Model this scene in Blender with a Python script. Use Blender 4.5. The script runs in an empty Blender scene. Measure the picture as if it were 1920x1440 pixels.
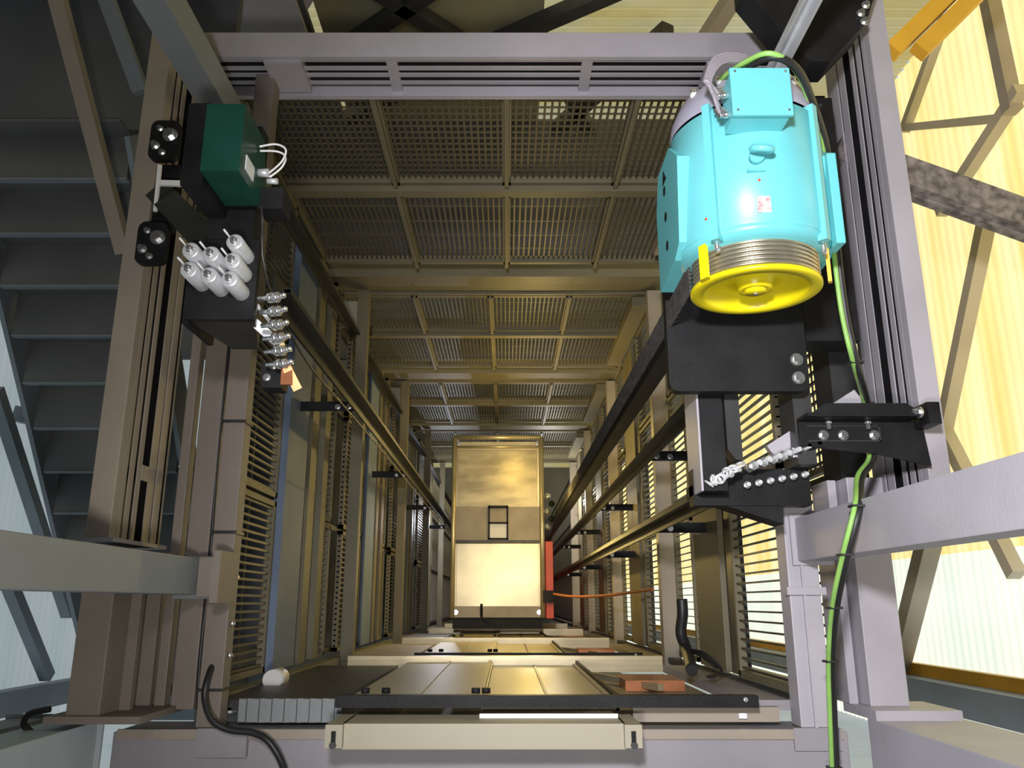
import bpy, bmesh, math, random
from mathutils import Vector, Matrix
random.seed(4)
# World: x right, y towards the back wall of the shaft, z up. "d" = depth below the camera; z = H - d.
H = 24.0
R = math.radians
sc = bpy.context.scene
# ------------------------------------------------------------------ camera
cam = bpy.data.objects.new('camera', bpy.data.cameras.new('camera'))
sc.collection.objects.link(cam)
cam.location = (0, 0, H)
cam.rotation_euler = (R(15.1), 0, 0)
cam.data.sensor_width = 36; cam.data.lens = 36*1520/1920
cam.data.shift_x = 10/1920
cam.data.clip_start = .02; cam.data.clip_end = 200
sc.camera = cam
# ------------------------------------------------------------------ view
sc.view_settings.view_transform = 'Standard'
sc.view_settings.look = 'None'
sc.view_settings.gamma = 1
sc.view_settings.exposure = -0.12
# ------------------------------------------------------------------ world, sun and lamps
w = bpy.data.worlds.new('sky'); sc.world = w; w.use_nodes = True
bg = w.node_tree.nodes['Background']
bg.inputs['Color'].default_value = (.80, .88, 1.0, 1)
bg.inputs['Strength'].default_value = .68
def lamp(name, kind, loc, energy, color, **k):
    l = bpy.data.lights.new(name, kind); l.energy = energy; l.color = color
    for a, b in k.items(): setattr(l, a, b)
    o = bpy.data.objects.new(name, l); o.location = loc
    sc.collection.objects.link(o); return o
s = lamp('sun', 'SUN', (0, 0, 30), 4.2, (1, .93, .76), angle=R(3))
s.rotation_euler = Vector((-.95, -.10, -.30)).to_track_quat('-Z', 'Y').to_euler()
# work lamp of the machine room, above the right of the opening
l1 = lamp('machine_room_lamp', 'SPOT', (-.15, .7, H+.3), 600, (.97, .95, 1), spot_size=R(100), spot_blend=1, shadow_soft_size=.12)
l1.rotation_euler = (Vector((1.2, .75, H-2.7))-l1.location).to_track_quat('-Z', 'Y').to_euler()
l2 = lamp('side_fill', 'SPOT', (-.1, -.35, H+.1), 210, (1, .96, .92), spot_size=R(105), spot_blend=1, shadow_soft_size=.1)  # unseen fill light added to brighten the darker left side
l2.rotation_euler = (Vector((-.15, .55, H-2.9))-l2.location).to_track_quat('-Z', 'Y').to_euler()
# warm work lamps hung in the shaft
WARM = (1, .72, .22)
lamp('shaft_lamp', 'POINT', (.25, .6, H-8.2), 28, WARM, shadow_soft_size=.03)
lamp('shaft_lamp', 'POINT', (.3, 1.5, H-7.6), 34, WARM, shadow_soft_size=.03)
lamp('shaft_lamp', 'POINT', (-.1, .35, H-8.7), 6, (1, .74, .30), shadow_soft_size=.03)
lamp('shaft_lamp', 'POINT', (.1, 1.7, H-9.3), 9, WARM, shadow_soft_size=.03)
lamp('shaft_lamp', 'POINT', (-.98, 1.25, H-13.2), 60, (.85, .88, 1), shadow_soft_size=.03)
lamp('shaft_lamp', 'POINT', (.72, 1.6, H-13.2), 60, (1, .95, .85), shadow_soft_size=.03)

# ------------------------------------------------------------------ materials
def mat(name, col, rough=.5, metal=0, var=.06, scale=3, bump=.0, bscale=60, spec=.5, stretch=(1, 1, 1), col2=None):
    m = bpy.data.materials.new(name); m.use_nodes = True
    nt = m.node_tree; b = nt.nodes['Principled BSDF']
    tc = nt.nodes.new('ShaderNodeTexCoord'); mp = nt.nodes.new('ShaderNodeMapping')
    mp.inputs['Scale'].default_value = stretch
    nt.links.new(tc.outputs['Object'], mp.inputs['Vector'])
    n = nt.nodes.new('ShaderNodeTexNoise'); n.inputs['Scale'].default_value = scale
    n.inputs['Detail'].default_value = 5
    nt.links.new(mp.outputs['Vector'], n.inputs['Vector'])
    r = nt.nodes.new('ShaderNodeValToRGB')
    c2 = col2 or tuple(max(0, c*(1+var)) for c in col)
    c1 = tuple(max(0, c*(1-var)) for c in col)
    r.color_ramp.elements[0].position = .35; r.color_ramp.elements[0].color = (*c1, 1)
    r.color_ramp.elements[1].position = .65; r.color_ramp.elements[1].color = (*c2, 1)
    nt.links.new(n.outputs['Fac'], r.inputs['Fac'])
    nt.links.new(r.outputs['Color'], b.inputs['Base Color'])
    b.inputs['Roughness'].default_value = rough; b.inputs['Metallic'].default_value = metal
    b.inputs['Specular IOR Level'].default_value = spec
    if bump:
        n2 = nt.nodes.new('ShaderNodeTexNoise'); n2.inputs['Scale'].default_value = bscale
        nt.links.new(mp.outputs['Vector'], n2.inputs['Vector'])
        bp = nt.nodes.new('ShaderNodeBump'); bp.inputs['Strength'].default_value = bump
        bp.inputs['Distance'].default_value = .01
        nt.links.new(n2.outputs['Fac'], bp.inputs['Height']); nt.links.new(bp.outputs['Normal'], b.inputs['Normal'])
    return m
STEEL = mat('grey_painted_steel', (.41, .39, .43), .45, 0, .08, 2.5, .08, 90)
TAUPE = mat('taupe_painted_steel', (.34, .29, .235), .5, 0, .08, 2.5, .08, 90)
TAUPE2 = mat('dark_taupe_steel', (.20, .17, .14), .55, 0, .08, 2.5, .08, 90)
FRONT = mat('mid_grey_paint', (.30, .285, .305), .5, 0, .08, 2.5, .05, 90)
TAN = mat('tan_primer_steel', (.165, .145, .09), .55, 0, .10, 2, .08, 60)
BLUEG = mat('blue_grey_sheet_steel', (.15, .20, .29), .6, 0, .12, 2)
DARKST = mat('dark_steel', (.045, .045, .045), .45, .3, .25, 4)
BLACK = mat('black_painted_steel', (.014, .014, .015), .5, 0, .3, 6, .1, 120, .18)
STAIR = mat('dark_grey_stair_steel', (.12, .12, .118), .6, 0, .12, 2)
STRING = mat('slate_painted_steel', (.20, .23, .26), .5, 0, .1, 2)
PLATE = mat('landing_plate', (.10, .10, .115), .6, 0, .15, 1.5)
TEAL = mat('turquoise_machine_paint', (.15, .56, .60), .36, 0, .04, 3)
YELLOW = mat('yellow_machine_paint', (.80, .67, .005), .35, 0, .04, 4)
AMBER = mat('amber_paint_and_lamp_light', (.75, .42, .04), .45, 0, .08, 4)
GROOVE = mat('bare_sheave_steel', (.52, .47, .36), .3, .8, .15, 8)
ZINC = mat('zinc_plated_steel', (.78, .80, .82), .35, .45, .06, 20)
CHROME = mat('bright_bolt_steel', (.85, .85, .85), .22, .9, .05, 20)
GREEN = mat('dark_green_enamel', (.010, .062, .042), .35, 0, .15, 5)
GREYCAP = mat('grey_lilac_cast_iron', (.33, .32, .40), .45, 0, .08, 6)
WHITE = mat('white_plastic', (.8, .8, .78), .4, 0, .03)
REDM = mat('red_painted_steel', (.62, .06, .02), .45, 0, .1)
ORANGE = mat('orange_strap_webbing', (.40, .13, .04), .7, 0, .1)
COPPER = mat('copper', (.50, .20, .09), .35, .7, .15, 10)
NEUT = mat('neutral_grey_paint', (.235, .255, .265), .5, 0, .06, 3)
NEUT_LIT = mat('cladding_lit_grey', (.42, .48, .50), .5, 0, .06, 3)  # pale blue of the cladding daylight put into the post colour
OLIVE = mat('olive_sheet', (.26, .245, .15), .6, 0, .1, 2)
GALVB = mat('brushed_brass_tone_sheet', (.40, .34, .20), .4, .55, .25, 2.5, .1, 6, stretch=(1, 3, 1))
ROPE = mat('greased_steel_rope', (.07, .065, .06), .4, .6, .3, 30)
RAIL = mat('oiled_guide_rail', (.025, .025, .022),   .5, .1, .3, 4, stretch=(6, 6, .6))
GALV = mat('galvanised_sheet', (.60, .52, .33), .36, .6, .12, 3, .05, 8)
GALVD = mat('dull_galvanised_plate', (.28, .24, .18), .5, .4, .12, 5)
DOORM = mat('beige_door_panel_paint', (.47, .41, .27), .42, .1, .06, 2)
BEIGE = mat('beige_primer', (.40, .365, .27), .5, 0, .05, 2)
CGREEN = mat('green_cable_sheath', (.12, .50, .10), .4, 0, .1)
CYEL = mat('yellow_green_earth_wire', (.27, .52, .12), .4, 0, .12, 8)
CBLACK = mat('black_cable_sheath', (.02, .02, .02), .45, 0, .2)
CGREY = mat('grey_cable_sheath', (.25, .23, .25), .5, 0, .1)
DUSTY = mat('dusty_dark_girder', (.10, .085, .085), .75, 0, .1, 22, .3, 60, col2=(.27, .24, .23))
BRACE = mat('cream_painted_brace', (.50, .44, .33), .55, 0, .06)
STICK = mat('printed_label_paper', (.8, .78, .75), .6, 0, .0, 60, col2=(.62, .22, .24))
BARS = mat('taupe_grating_bars', (.085, .075, .05), .5, .1, .1, 3)

def cladding(name, col, col2, tr=.75):
    m = bpy.data.materials.new(name); m.use_nodes = True
    nt = m.node_tree; nt.nodes.clear()
    out = nt.nodes.new('ShaderNodeOutputMaterial'); mx = nt.nodes.new('ShaderNodeMixShader')
    a = nt.nodes.new('ShaderNodeBsdfDiffuse'); b = nt.nodes.new('ShaderNodeBsdfTranslucent')
    n = nt.nodes.new('ShaderNodeTexNoise'); n.inputs['Scale'].default_value = .8; n.inputs['Detail'].default_value = 4
    tc = nt.nodes.new('ShaderNodeTexCoord'); mp = nt.nodes.new('ShaderNodeMapping')
    mp.inputs['Scale'].default_value = (1, .35, 5)
    nt.links.new(tc.outputs['Object'], mp.inputs['Vector']); nt.links.new(mp.outputs['Vector'], n.inputs['Vector'])
    r = nt.nodes.new('ShaderNodeValToRGB')
    r.color_ramp.elements[0].position = .35; r.color_ramp.elements[0].color = (*col, 1)
    r.color_ramp.elements[1].position = .68; r.color_ramp.elements[1].color = (*col2, 1)
    nt.links.new(n.outputs['Fac'], r.inputs['Fac'])
    for x in (a, b): nt.links.new(r.outputs['Color'], x.inputs['Color'])
    mx.inputs['Fac'].default_value = tr
    nt.links.new(a.outputs[0], mx.inputs[1]); nt.links.new(b.outputs[0], mx.inputs[2])
    nt.links.new(mx.outputs[0], out.inputs['Surface'])
    return m
CL_Y = cladding('yellow_translucent_cladding', (.86, .70, .27), (.95, .87, .54))
CL_W = cladding('white_translucent_cladding', (.76, .84, .78), (.88, .90, .84))

# ------------------------------------------------------------------ mesh helpers
class MB:
    def __init__(s): s.bm = bmesh.new()
    def box(s, x0, x1, y0, y1, d0, d1, bev=0):
        vs = [s.bm.verts.new((x, y, H-d)) for x in (x0, x1) for y in (y0, y1) for d in (d1, d0)]
        fs = []
        for f in ((0, 1, 3, 2), (4, 6, 7, 5), (0, 4, 5, 1), (2, 3, 7, 6), (0, 2, 6, 4), (1, 5, 7, 3)):
            fs.append(s.bm.faces.new([vs[i] for i in f]))
        if bev:
            es = list({e for f in fs for e in f.edges})
            bmesh.ops.bevel(s.bm, geom=es, offset=bev, segments=2, affect='EDGES', profile=.6)
        return s
    def bar(s, a, b, wx, wy, up=None, bev=0):
        """rectangular bar from a to b (x,y,d); wx across, wy along the second axis"""
        a = Vector((a[0], a[1], H-a[2])); b = Vector((b[0], b[1], H-b[2]))
        t = (b-a).normalized(); u = Vector(up) if up else (Vector((0, 0, 1)) if abs(t.z) < .9 else Vector((0, 1, 0)))
        p = t.cross(u).normalized(); q = p.cross(t).normalized()
        vs = [s.bm.verts.new(c+p*i*wx/2+q*j*wy/2) for c in (a, b) for i, j in ((-1, -1), (1, -1), (1, 1), (-1, 1))]
        for f in ((3, 2, 1, 0), (4, 5, 6, 7), (0, 1, 5, 4), (1, 2, 6, 5), (2, 3, 7, 6), (3, 0, 4, 7)):
            s.bm.faces.new([vs[i] for i in f])
        return s
    def cyl(s, a, b, r, n=20, r2=None, smooth=True):
        a = Vector((a[0], a[1], H-a[2])); b = Vector((b[0], b[1], H-b[2])); t = (b-a).normalized()
        u = Vector((0, 0, 1)) if abs(t.z) < .9 else Vector((1, 0, 0))
        p = t.cross(u).normalized(); q = t.cross(p); r2 = r if r2 is None else r2
        A = [s.bm.verts.new(a+(p*math.cos(2*math.pi*k/n)+q*math.sin(2*math.pi*k/n))*r) for k in range(n)]
        B = [s.bm.verts.new(b+(p*math.cos(2*math.pi*k/n)+q*math.sin(2*math.pi*k/n))*r2) for k in range(n)]
        for k in range(n):
            f = s.bm.faces.new((A[k], B[k], B[(k+1) % n], A[(k+1) % n])); f.smooth = smooth
        s.bm.faces.new(A); s.bm.faces.new(B[::-1]); return s
    def lathe(s, o, axis, prof, n=64):
        """prof: list of (along, radius); axis unit vector in world"""
        o = Vector((o[0], o[1], H-o[2])); t = Vector(axis).normalized()
        u = Vector((0, 0, 1)) if abs(t.z) < .9 else Vector((1, 0, 0))
        p = t.cross(u).normalized(); q = t.cross(p); rings = []
        for al, r in prof:
            rings.append([s.bm.verts.new(o+t*al+(p*math.cos(2*math.pi*k/n)+q*math.sin(2*math.pi*k/n))*max(r, .0005)) for k in range(n)])
        for i in range(len(rings)-1):
            for k in range(n):
                f = s.bm.faces.new((rings[i][k], rings[i+1][k], rings[i+1][(k+1) % n], rings[i][(k+1) % n])); f.smooth = True
        return s
    def tube(s, pts, r, n=10):
        P = [Vector((p[0], p[1], H-p[2])) for p in pts]
        Q = []
        for i in range(len(P)-1):   # catmull-rom
            p0 = P[max(i-1, 0)]; p1 = P[i]; p2 = P[i+1]; p3 = P[min(i+2, len(P)-1)]
            for k in range(6):
                t = k/6
                Q.append(.5*((2*p1)+(p2-p0)*t+(2*p0-5*p1+4*p2-p3)*t*t+(3*p1-p0-3*p2+p3)*t**3))
        Q.append(P[-1]); rings = []
        u = Vector((0.3, .2, 1))
        for i, c in enumerate(Q):
            t = (Q[min(i+1, len(Q)-1)]-Q[max(i-1, 0)]).normalized()
            p = t.cross(u).normalized(); q = t.cross(p)
            rings.append([s.bm.verts.new(c+(p*math.cos(2*math.pi*k/n)+q*math.sin(2*math.pi*k/n))*r) for k in range(n)])
        for i in range(len(rings)-1):
            for k in range(n):
                f = s.bm.faces.new((rings[i][k], rings[i+1][k], rings[i+1][(k+1) % n], rings[i][(k+1) % n])); f.smooth = True
        s.bm.faces.new(rings[0]); s.bm.faces.new(rings[-1][::-1]); return s
    def prism(s, poly, d0, d1):
        """poly: list of (x,y) seen from above, extruded between depths d0 (top) and d1"""
        A = [s.bm.verts.new((x, y, H-d0)) for x, y in poly]; B = [s.bm.verts.new((x, y, H-d1)) for x, y in poly]
        n = len(poly); s.bm.faces.new(A); s.bm.faces.new(B[::-1])
        for k in range(n): s.bm.faces.new((A[k], B[k], B[(k+1) % n], A[(k+1) % n]))
        return s
    def prismx(s, poly, x0, x1):
        """poly of (y,d), extruded along x"""
        A = [s.bm.verts.new((x0, y, H-d)) for y, d in poly]; B = [s.bm.verts.new((x1, y, H-d)) for y, d in poly]
        n = len(poly); s.bm.faces.new(A); s.bm.faces.new(B[::-1])
        for k in range(n): s.bm.faces.new((A[k], B[k], B[(k+1) % n], A[(k+1) % n]))
        return s
    def ico(s, c, r):
        bmesh.ops.create_icosphere(s.bm, subdivisions=2, radius=r, matrix=Matrix.Translation((c[0], c[1], H-c[2]))); return s
    def build(s, name, m, parent=None, fix=True):
        if fix: bmesh.ops.recalc_face_normals(s.bm, faces=s.bm.faces)
        me = bpy.data.meshes.new(name); s.bm.to_mesh(me); s.bm.free(); me.materials.append(m)
        o = bpy.data.objects.new(name, me); sc.collection.objects.link(o)
        if parent:
            o.parent = parent; o.matrix_parent_inverse = Matrix.Translation(-parent.location)
        return o
def tag(o, label=None, cat=None, group=None, kind=None):
    if label: o['label'] = label
    if cat: o['category'] = cat
    if group: o['group'] = group
    if kind: o['kind'] = kind
    return o
def thing(name, label, cat, loc=(0, 0, 0), group=None):
    o = bpy.data.objects.new(name, None); o.empty_display_size = .1
    o.location = (loc[0], loc[1], H-loc[2]); sc.collection.objects.link(o)
    return tag(o, label, cat, group)
def one(name, mb, m, label, cat, group=None):
    return tag(mb.build(name, m), label, cat, group)
def struct(name, mb, m):
    o = mb.build(name, m); o['kind'] = 'structure'; return o
def copy_tree(o, off, label, parent=None):
    """copy of a thing and its parts, moved by off (x,y,-d)"""
    c = o.copy(); sc.collection.objects.link(c)
    if parent is None:
        c.location = o.location+Vector((off[0], off[1], -off[2]))
        if label: c['label'] = label
    else:
        c.parent = parent; c.matrix_parent_inverse = o.matrix_parent_inverse
    for ch in [k for k in list(bpy.data.objects) if k.parent == o]: copy_tree(ch, off, None, c)
    return c
def bolt(x, y, d, r=.014, h=.012, parent=None, axis='z', m=None):
    mb = MB()
    if axis == 'z':
        mb.cyl((x, y, d), (x, y, d-h*.3), r*1.5, 14); mb.cyl((x, y, d-h*.3), (x, y, d-h), r, 6, smooth=False)
    elif axis == 'y':
        mb.cyl((x, y, d), (x, y-h*.3, d), r*1.5, 14); mb.cyl((x, y-h*.3, d), (x, y-h, d), r, 6, smooth=False)
    else:
        sg = 1 if axis == 'x' else -1
        mb.cyl((x, y, d), (x+sg*h*.3, y, d), r*1.5, 14); mb.cyl((x+sg*h*.3, y, d), (x+sg*h, y, d), r, 6, smooth=False)
    return mb.build('bolt', m or CHROME, parent)

FH = 2.75                                  # storey height
ORD = ['top', 'second', 'third', 'fourth', 'fifth']

# ------------------------------------------------------------------ setting: cladding walls, pit floor, landing plates
def wave(mb, axis, pos, a0, a1, d0, d1, period=.09, amp=.014):
    n = int((d1-d0)/period*4); vs = []
    for i in range(n+1):
        d = d0+(d1-d0)*i/n; o = pos+amp*math.sin(2*math.pi*(d-d0)/period)
        if axis == 'x': vs.append((mb.bm.verts.new((o, a0, H-d)), mb.bm.verts.new((o, a1, H-d))))
        else: vs.append((mb.bm.verts.new((a0, o, H-d)), mb.bm.verts.new((a1, o, H-d))))
    for i in range(n):
        f = mb.bm.faces.new((vs[i][0], vs[i][1], vs[i+1][1], vs[i+1][0])); f.smooth = True
    return mb
# upper storey of the tower (above the opening): unseen, made opaque to cut ambient light; below: translucent cladding
struct('wall_right', wave(MB(), 'x', 3.0, -1.9, 3.9, -3.6, 1.6), PLATE)
struct('wall_right', wave(MB(), 'x', 3.0, .32, 3.9, 1.6, 24), CL_Y)
struct('wall_right', wave(MB(), 'x', 3.0, -.95, .32, 1.6, 24), CL_W)
struct('wall_left', wave(MB(), 'x', -4.05, -1.9, 3.9, -3.6, 1.6), PLATE)
struct('wall_left', wave(MB(), 'x', -4.05, -.95, 3.9, 1.6, 24), CL_W)
struct('wall_back', wave(MB(), 'y', 3.9, -4.05, 3.0, -3.6, 1.6), PLATE)
struct('wall_back', wave(MB(), 'y', 3.9, -4.05, 3.0, 1.6, 24), CL_Y)
struct('wall_front', MB().box(-4.1, 3.05, -2.0, -1.9, -3.6, 3.3), PLATE)
struct('wall_front', wave(MB(), 'y', -.95, -4.05, -1.75, 3.3, 24), CL_W)
struct('wall_front', wave(MB(), 'y', -.95, 1.6, 3.0, 3.3, 24), CL_W)
struct('ceiling', MB().box(-4.2, 3.15, -2.0, 4.1, -3.75, -3.65), PLATE)  # unseen roof, added to keep sky light out of the tower
struct('floor', MB().box(-4.2, 3.2, -1.2, 4.1, 24, 24.2), PLATE)
one('door_lobby_panel', MB().box(-1.75, 1.6, -1.0, -.95, 3.4, 24), PLATE, 'dark sheet wall in front of the landing doors below the front beam', 'wall panel')

# ------------------------------------------------------------------ machine frame at the top of the shaft
def recess(side, xo, xi, y0, y1, d0, d1, t):  # black filler that paints the shade inside the beam slots
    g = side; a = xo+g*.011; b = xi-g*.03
    return MB().box(min(a, b), max(a, b), y0+.005, y1-.005, d0+.052, d1-.037).build('slot_shade', BLACK, t)
def grooved(mb, side, xo, xi, y0, y1, d0, d1):
    """box beam along y with a slotted inner web; side=+1: inner face looks to +x"""
    g = side
    mb.box(min(xo, xi), max(xo, xi), y0, y1, d0, d0+.05, .004)
    web = xi-g*.075
    mb.box(min(xo, xo+g*.01), max(xo, xo+g*.01), y0, y1, d0+.05, d1-.03)
    for a, b, e in ((.05, .078, 0), (.104, .142, .004), (.168, .20, 0), (.275, .335, .004), (.35, .42, .0)):
        mb.box(min(xi-g*.006, xi-g*e*.5), max(xi-g*.006, xi-g*e*.5), y0, y1, d0+a, d0+b)
    mb.box(min(xo, xi), max(xo, xi), y0, y1, d1-.035, d1)
    return mb
t = thing('machine_beam', 'long taupe slotted beam left of the shaft opening', 'beam', (-1.5, 1.3, 3.44))
grooved(MB(), 1, -1.54, -1.45, .23, 2.62, 3.0, 3.44).build('slotted_beam', TAUPE, t)
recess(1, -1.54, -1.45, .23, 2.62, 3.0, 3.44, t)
MB().box(-1.56, -1.43, .215, .23, 2.99, 3.47).build('end_plate', STEEL, t)
MB().box(-1.456, -1.447, .47, .53, 3.2, 3.285).build('spacer', TAUPE, t)
t = thing('machine_beam', 'long light grey slotted beam right of the turquoise motor', 'beam', (1.6, 1.4, 3.46))
grooved(MB(), -1, 1.655, 1.57, .40, 2.9, 3.0, 3.46).build('slotted_beam', STEEL, t)
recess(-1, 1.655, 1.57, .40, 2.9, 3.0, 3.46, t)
MB().box(1.50, 1.67, .385, .40, 2.99, 3.48).build('end_plate', STEEL, t)
# back beam
t = thing('machine_beam', 'wide grey cross beam with slots at the back of the opening', 'beam', (-.1, 2.48, 3.45))
mb = MB(); mb.box(-1.40, 1.32, 2.42, 2.55, 3.2, 3.23, .004); mb.box(-1.40, 1.32, 2.51, 2.55, 3.23, 3.48)
for a, b in ((3.225, 3.25), (3.285, 3.312), (3.335, 3.362), (3.395, 3.42)): mb.box(-1.40, 1.32, 2.428, 2.433, a, b)
mb.box(-1.40, 1.32, 2.40, 2.55, 3.47, 3.50); mb.build('slotted_beam', STEEL, t)
MB().box(-1.39, 1.31, 2.455, 2.505, 3.235, 3.465).build('slot_shade', BLACK, t)  # black filler for the slot shade of the back beam
for x in (-.56, .35): MB().box(x, x+.05, 2.424, 2.50, 3.235, 3.47).build('web_stiffener', STEEL, t)
MB().box(-1.12, -.95, 2.40, 2.46, 3.22, 3.44).build('joint_plate', STEEL, t)
MB().box(.93, 1.12, 2.41, 2.43, 3.24, 3.42).build('joint_plate', STEEL, t)
# front beam
t = thing('front_beam', 'broad grey beam across the bottom edge of the picture', 'beam', (-.1, -.7, 3.7))
mb = MB(); mb.box(-1.50, 1.30, -.86, -.475, 3.33, 3.62, .006); mb.build('hollow_section', FRONT, t)
MB().box(-1.48, 1.28, -.50, -.465, 3.318, 3.33).build('edge_strip', TAUPE, t)
MB().box(-1.17, -.98, -.56, -.46, 3.30, 3.33).build('saddle_plate', FRONT, t)
MB().box(1.09, 1.27, -.54, -.46, 3.315, 3.33).build('saddle_plate', FRONT, t)
# lower side beams
t = thing('side_column', 'dark taupe channel section left below the vertical post', 'beam', (-1.5, -.1, 3.4))
mb = MB(); mb.box(-1.56, -1.44, -.385, .2, 3.07, 3.4, .004); mb.box(-1.44, -1.40, -.385, .2, 3.22, 3.25); mb.box(-1.44, -1.385, -.385, .2, 3.36, 3.40)
mb.build('channel', TAUPE2, t); MB().box(-1.62, -1.28, -.41, -.385, 3.04, 3.42).build('base_plate', TAUPE2, t)
t = thing('side_column', 'lilac grey hollow section right behind the green cable', 'beam', (1.5, -.1, 3.5))
mb = MB(); mb.box(1.40, 1.55, -.385, .5, 3.33, 3.6, .004); mb.box(1.355, 1.39, -.385, .5, 3.42, 3.6)
mb.build('channel', STEEL, t); MB().box(1.36, 1.68, -.42, -.385, 3.2, 3.5).build('base_plate', STEEL, t)
# vertical posts rising past the camera
def post(label, x0, x1, y0, y1, d1, m=STEEL, foot=True, d0=-1.2):
    if 'left' in label: m = NEUT_LIT if 'bottom left' in label else NEUT
    t = thing('steel_post', label, 'post', ((x0+x1)/2, (y0+y1)/2, d1))
    MB().box(x0, x1, y0, y1, d0, d1, .004).build('hollow_section', m, t)
    if foot: MB().box(x0-.02, x1+.02, y0-.015, y1+.015, d1-.008, d1+.004).build('foot_plate', m, t)
    return t
post('vertical grey post coming in from the left edge onto the shaft frame', -1.30, -1.18, .03, .165, 3.32)
post('vertical pale lilac post coming in from the right edge behind the green cable', 1.165, 1.29, .16, .33, 3.32)
post('vertical grey post in the upper left above the green box', -1.34, -1.22, 2.08, 2.22, 3.32)
post('light grey vertical post cut by the bottom left corner', -1.72, -1.535, -.66, -.43, 3.28)
post('light lilac vertical post cut by the bottom right corner', 1.36, 1.62, -.68, -.42, 3.28, STEEL, False)
post('farther vertical post at the right edge above the corner post', 1.9, 2.04, -.74, -.50, 3.95, STEEL)
post('dark vertical post at the left edge above the corner post', -2.05, -1.9, -.70, -.46, 3.6, DARKST)
MB_s = thing('support_stub', 'short brown saddle block at the foot of the left vertical post', 'block', (-1.12, .09, 3.33))
MB().box(-1.178, -1.075, .02, .17, 3.17, 3.325, .004).build('saddle_block', TAUPE2, MB_s)
MB().box(-1.10, -1.07, .0, .19, 3.10, 3.32).build('side_lug', TAUPE2, MB_s)

# ------------------------------------------------------------------ floor frames, repeated per storey
def level_frame(k):
    o = FH*k; q = ORD[k]
    L = []
    # left tube along y
    t = thing('side_rail', 'taupe square tube on the left shaft side, %s level' % q, 'rail', (-1.14, 1, 3.42+o))
    MB().box(-1.19, -1.10, -.46, 2.42, 3.33+o, 3.42+o, .004).build('square_tube', TAUPE2 if k == 0 else TAN, t)
    if k == 0:
        for y in (.73, .27): MB().box(-1.196, -1.094, y, y+.012, 3.322, 3.426).build('cable_tie', CBLACK, t)
        MB().box(-1.194, -1.096, -.33, -.32, 3.322, 3.426).build('cable_tie', CBLACK, t)
        for y in (.10, -.08, -.2): bolt(-1.097, y, 3.375, .008, .012, t, 'x')
    t = thing('side_rail', 'grey square tube on the right shaft side, %s level' % q, 'rail', (1.2, 1, 3.42+o))
    mb = MB().box(1.125, 1.25, -.46, .50 if k == 0 else 2.42, 3.33+o, 3.44+o, .004)
    mb.build('square_tube', STEEL if k == 0 else TAUPE, t)
    if k == 0:
        MB().box(1.175, 1.186, -.46, .35, 3.318, 3.33).build('weld_seam', STEEL, t)
        MB().box(1.11, 1.265, .03, .06, 3.31, 3.34).build('strap', STEEL, t)
    if k: # back floor beam
        t = thing('floor_beam', 'wide tan beam across the back shaft wall, %s level' % q, 'beam', (-.15, 2.5, 3.45+o))
        MB().box(-1.5, 1.28, 2.45, 2.62, 3.12+o, 3.45+o, .004).build('girder', TAN, t)
        MB().box(-1.5, 1.28, 2.43, 2.47, 3.44+o, 3.47+o).build('bottom_flange', TAN, t)
        t = thing('floor_plate', 'landing floor plate behind the back shaft wall, %s level' % q, 'floor plate', (-.2, 3.2, 3.2+o))
        MB().box(-4.0, 2.9, 2.63, 3.86, 3.15+o, 3.21+o).build('deck', PLATE, t)
        mb = MB()
        for i in range(7): mb.box(-1.6+.5*i, -1.55+.5*i, 2.63, 3.86, 3.21+o, 3.33+o)
        mb.build('joists', DARKST, t)
for k in range(5): level_frame(k)

# ------------------------------------------------------------------ grating panels of the shaft enclosure
def grating_back(x0, x1, d0, d1, Y, square, label, grp):
    t = thing('grating_panel', label, 'grating panel', ((x0+x1)/2, Y, d1), grp)
    mb = MB()
    mb.box(x0, x1, Y-.035, Y+.02, d0, d0+.035); mb.box(x0, x1, Y-.035, Y+.02, d1-.035, d1)
    mb.box(x0, x0+.012, Y-.035, Y+.02, d0, d1); mb.box(x1-.012, x1, Y-.035, Y+.02, d0, d1)
    mb.build('frame', TAN, t)
    mb = MB(); n = max(3, int(round((x1-x0)/.036)))
    for i in range(1, n):
        x = x0+(x1-x0)*i/n; mb.box(x-.0055, x+.0055, Y-.008, Y+.008, d0, d1)
    m = int((d1-d0)/(.055 if square else .2))
    for i in range(1, m):
        d = d0+(d1-d0)*i/m; mb.box(x0, x1, Y-.002, Y+.006, d-.004, d+.004)
    mb.build('bars', BARS, t); return t
def grating_side(y0, y1, d0, d1, X, label, grp, m=BARS, pitch=.04, sq=.3, bw=.006):
    t = thing('grating_panel', label, 'grating panel', (X, (y0+y1)/2, d1), grp)
    mb = MB(); s = .02
    mb.box(X-s, X+s, y0, y1, d0, d0+.03); mb.box(X-s, X+s, y0, y1, d1-.03, d1)
    mb.box(X-s, X+s, y0, y0+.03, d0, d1); mb.box(X-s, X+s, y1-.03, y1, d0, d1)
    mb.build('frame', TAN, t)
    mb = MB(); n = int(round((y1-y0)/pitch))
    for i in range(1, n):
        y = y0+(y1-y0)*i/n; mb.box(X-.008, X+.008, y-bw, y+bw, d0, d1)
    q = int((d1-d0)/sq)
    for i in range(1, q):
        d = d0+(d1-d0)*i/q; mb.box(X-.004, X+.004, y0, y1, d-.003, d+.003)
    mb.build('bars', m, t); return t
COL = ['leftmost', 'second from left', 'third from left', 'rightmost']
YB = 2.47
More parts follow.
